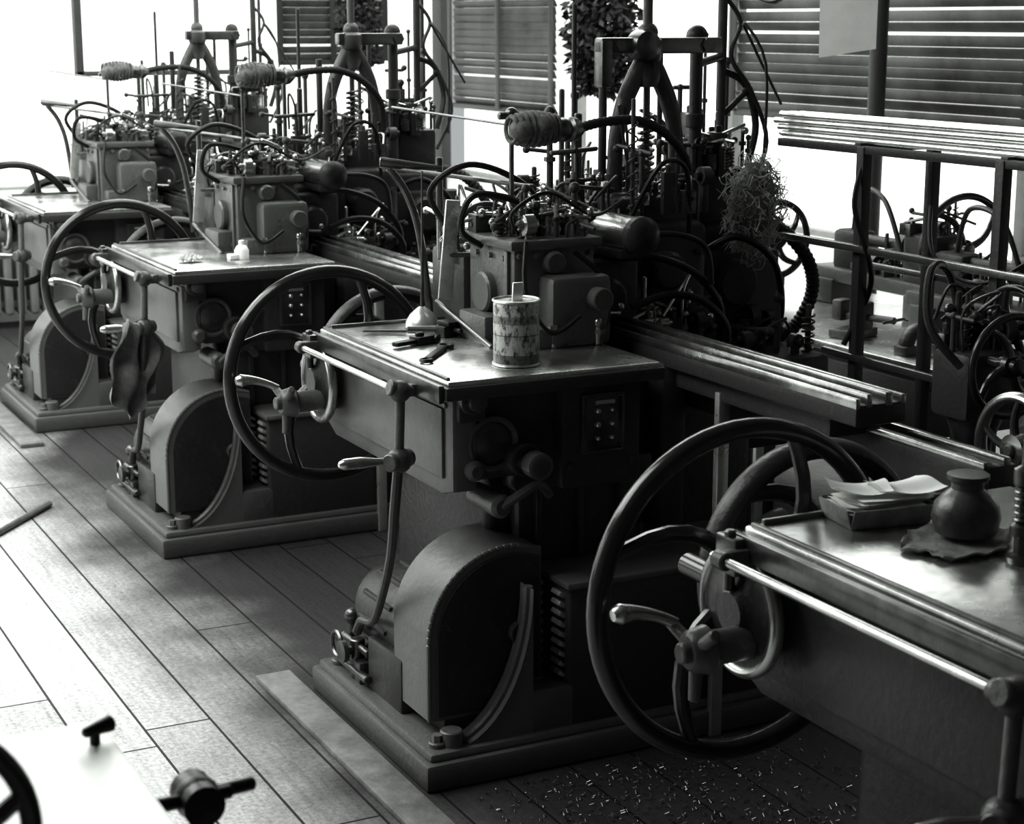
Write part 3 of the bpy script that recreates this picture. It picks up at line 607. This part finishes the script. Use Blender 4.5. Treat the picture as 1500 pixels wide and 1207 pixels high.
# ---------------------------------------------------------------- room shell
def wallbox(name,m,x0,x1,y0,y1,z0,z1):
    p=Part(name,m); p.box(x0,x1,y0,y1,z0,z1,0); return put(name,p.mesh())
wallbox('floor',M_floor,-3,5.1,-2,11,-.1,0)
wallbox('ceiling',M_ceil,-3,5.1,-2,11,3.6,3.7)
H=3.6
p=Part('wall_far',M_wall); p.box(-3,5.1,11,11.2,0,.80,0); p.box(-3,5.1,11,11.2,3.5,H,0); p.box(-3,-2.8,11,11.2,.8,3.5,0); put('wall_far',p.mesh())
p=Part('wall_right',M_wall); p.box(5.1,5.3,-2,11.2,0,.80,0); p.box(5.1,5.3,-2,11.2,3.5,H,0); p.box(5.1,5.3,-2,3.4,.8,3.5,0); put('wall_right',p.mesh())
p=Part('wall_left',M_wallg); p.box(-3.2,-3,-2,11.2,0,1.0,0); p.box(-3.2,-3,-2,11.2,3.2,H,0); p.box(-3.2,-3,-2,5.5,1.0,3.2,0); put('wall_left',p.mesh())
wallbox('wall_back',M_wallg,-3.2,5.3,-2.2,-2,0,H)
def window(name,pane,frame,parts):
    a=Part('glass',M_pane if pane==1 else M_pane2); a.box(*parts[0],0); b=Part('frame',frame)
    for q in parts[1:]: b.box(*q,.003)
    group(name,(0,0,0),[a,b])
window('window_wall_glow',1,M_framel,[(-2.8,5.1,11.12,11.14,.8,3.5),(-2.8,5.1,11.02,11.12,.80,.82)])  # glowing pane also stands in for lit white wall beside and below frame
p=Part('trim_1',M_frame); p.box(2.61,2.655,10.985,11.06,1.48,3.5,.004); p.box(2.61,3.62,10.985,11.06,1.475,1.505,.004); p.box(5.03,5.10,10.96,11.1,.8,3.5,.004); put('trim_1',p.mesh())
window('window_2',1,M_framel,[(5.22,5.24,3.4,11,.8,3.5),(5.12,5.18,3.4,11,.8,.83)]+[(5.10,5.17,y-.03,y+.03,.8,3.5) for y in (3.45,5.5,7.62,9.25)])
window('window_3',2,M_framel,[(-3.14,-3.12,5.5,11,1.0,3.2)]+[(-3.1,-3.04,y-.03,y+.03,1.0,3.2) for y in (5.5,7.4,9.2,10.9)])
def blind(name,axis,a0,a1,c,z0,z1,step=.046,tilt=.45,gapz=()):
    p=Part('slats',M_slat); z=z0; i=0; rnd=random.Random(int(a0*10))
    while z<z1:
        t=tilt+rnd.uniform(-.35,.35)
        if axis=='y': p.box(c-.003,c+.003,a0,a1,z-.024,z+.022,.001,rot=('Y',-t*.7+rnd.uniform(-.02,.02)))
        else: p.box(a0,a1,c-.003,c+.003,z-.024,z+.022,.001,rot=('X',t*.7))
        z+=step*(1 if rnd.random()>.15 else 1.25)
    q=Part('tapes',M_iron)
    for f in (.0,.5,1.0):
        s=a0+(a1-a0)*f
        if axis=='y': q.box(c-.035,c-.03,s-.03,s+.03,z0-.03,z1,.001)
        else: q.box(s-.02,s+.02,c-.035,c-.03,z0-.03,z1,.001)
    if axis=='y': q.box(c-.02,c+.02,a0,a1,z0-.05,z0-.02,.003)
    else: q.box(a0,a1,c-.02,c+.02,z0-.05,z0-.02,.003)
    group(name,(0,0,0),[p,q])
blind('window_blind','y',3.2,7.45,5.03,1.40,2.9); blind('window_blind','y',9.35,10.75,5.03,1.30,2.9)
blind('window_blind','x',3.88,4.60,10.92,1.58,2.9)
r=Part('columns',M_rad)
for k in range(22): r.box(1.0+k*.075,1.052+k*.075,10.72,10.88,.08,.58,.02,seg=3)
r.box(1.0,2.62,10.77,10.83,.12,.16,.005); r.box(1.0,2.62,10.77,10.83,.50,.54,.005)
for x in (1.02,2.6): r.box(x-.015,x+.015,10.74,10.86,0,.1,.003)
group('radiator',(0,0,0),[r])
def plant(loc,s,seed,n=420):
    rnd=random.Random(seed); l=Part('foliage',M_leaf)
    for i in range(n):
        th=rnd.uniform(0,6.28); h=rnd.uniform(-1,1); rr=math.sqrt(max(0,1-h*h*.7))*rnd.uniform(.3,1)
        c=Vector((rr*math.cos(th)*s*.5,rr*math.sin(th)*s*.5,h*s)); d=Vector((rnd.uniform(-1,1),rnd.uniform(-1,1),rnd.uniform(-1,.3))).normalized(); e=d.cross(Vector((rnd.uniform(-1,1),rnd.uniform(-1,1),rnd.uniform(-1,1)))).normalized()
        L_=s*rnd.uniform(.10,.2); W=L_*.25
        vs=[l.bm.verts.new(c+q) for q in (Vector((0,0,0)),d*L_*.5+e*W,d*L_,d*L_*.5-e*W)]; l.bm.faces.new(vs)
    pt=Part('pot',M_iron); pt.rev((0,0,s*.45),'z',[(s*.2,0),(s*.3,s*.35),(s*.32,s*.36)],18); cord=Part('cord',M_black)
    cord.cyl((0,0,s*.8),(0,0,3.6-loc[2]),.006,seg=6)
    group('hanging_plant',loc,[l,pt,cord])
plant((4.80,8.40,1.82),.38,3,4200); plant((4.22,10.4,1.80),.28,5,1600)
ps=Part('sheet',M_paper); ps.prism([(-.10,-.26),(.09,-.29),(.10,.3),(-.10,.3)],'x',-.001,.001,0)
pc=Part('hanger',M_black); pc.cyl((0,-.09,.3),(0,-.09,.9),.003,seg=6); pc.cyl((0,.09,.3),(0,.09,.9),.003,seg=6); pc.cyl((0,-.3,.9),(0,.3,.9),.012); pc.cyl((0,-.25,.9),(0,-.25,1.62),.008); pc.cyl((0,.25,.9),(0,.25,1.62),.008)
group('hanging_job_sheet',(3.80,4.98,1.97),[ps,pc],.9)
pi=Part('pipe',M_iron); pi.cyl((0,0,.012),(0,0,3.59),.036); pi.rev((0,0,0),'z',[(.07,0),(.07,.012),(.04,.016)],20); pi.rev((0,0,3.585),'z',[(.05,0),(.06,.014)],20)
group('conduit_pillar',(4.69,5.93,0),[pi])
cb=Part('cable',M_rubber); cb.tube([(0,0,1.62),(0,0,.25),(.0,-.02,.05),(-.02,-.12,-.08),(-.02,-.28,-.10),(0,-.35,.05)],.010,8,smooth=8)
group('drop_cable',(3.75,5.55,1.98),[cb])
# ---------------------------------------------------------------- light
def area(name,loc,rot,sx,sy,p):
    l=bpy.data.lights.new(name,'AREA'); l.shape='RECTANGLE'; l.size=sx; l.size_y=sy; l.energy=p; l.color=(.975,1,.975)
    o=bpy.data.objects.new(name,l); o.location=loc; o.rotation_euler=rot; COL.objects.link(o)
area('ceiling_fill_1',(-.6,7.0,3.55),(0,0,0),2.6,7.0,520)  # unseen lamp added under the ceiling for extra light over the aisle
area('ceiling_fill_2',(3.4,8.2,3.55),(0,0,0),3.0,5.2,290)  # second added lamp, out of view, brightens the table tops
w=bpy.data.worlds.new('sky'); scene.world=w; w.use_nodes=True; w.node_tree.nodes['Background'].inputs[0].default_value=(.8,.85,.85,1); w.node_tree.nodes['Background'].inputs[1].default_value=.6
# ---------------------------------------------------------------- camera
c=bpy.data.cameras.new('camera'); c.sensor_width=36; c.lens=62.4; c.clip_start=.05
c.dof.use_dof=True; c.dof.focus_distance=4.2; c.dof.aperture_fstop=8
o=bpy.data.objects.new('camera',c); o.location=(0,0,1.8); o.rotation_euler=(math.radians(77.6),0,math.radians(-26.9)); COL.objects.link(o); scene.camera=o
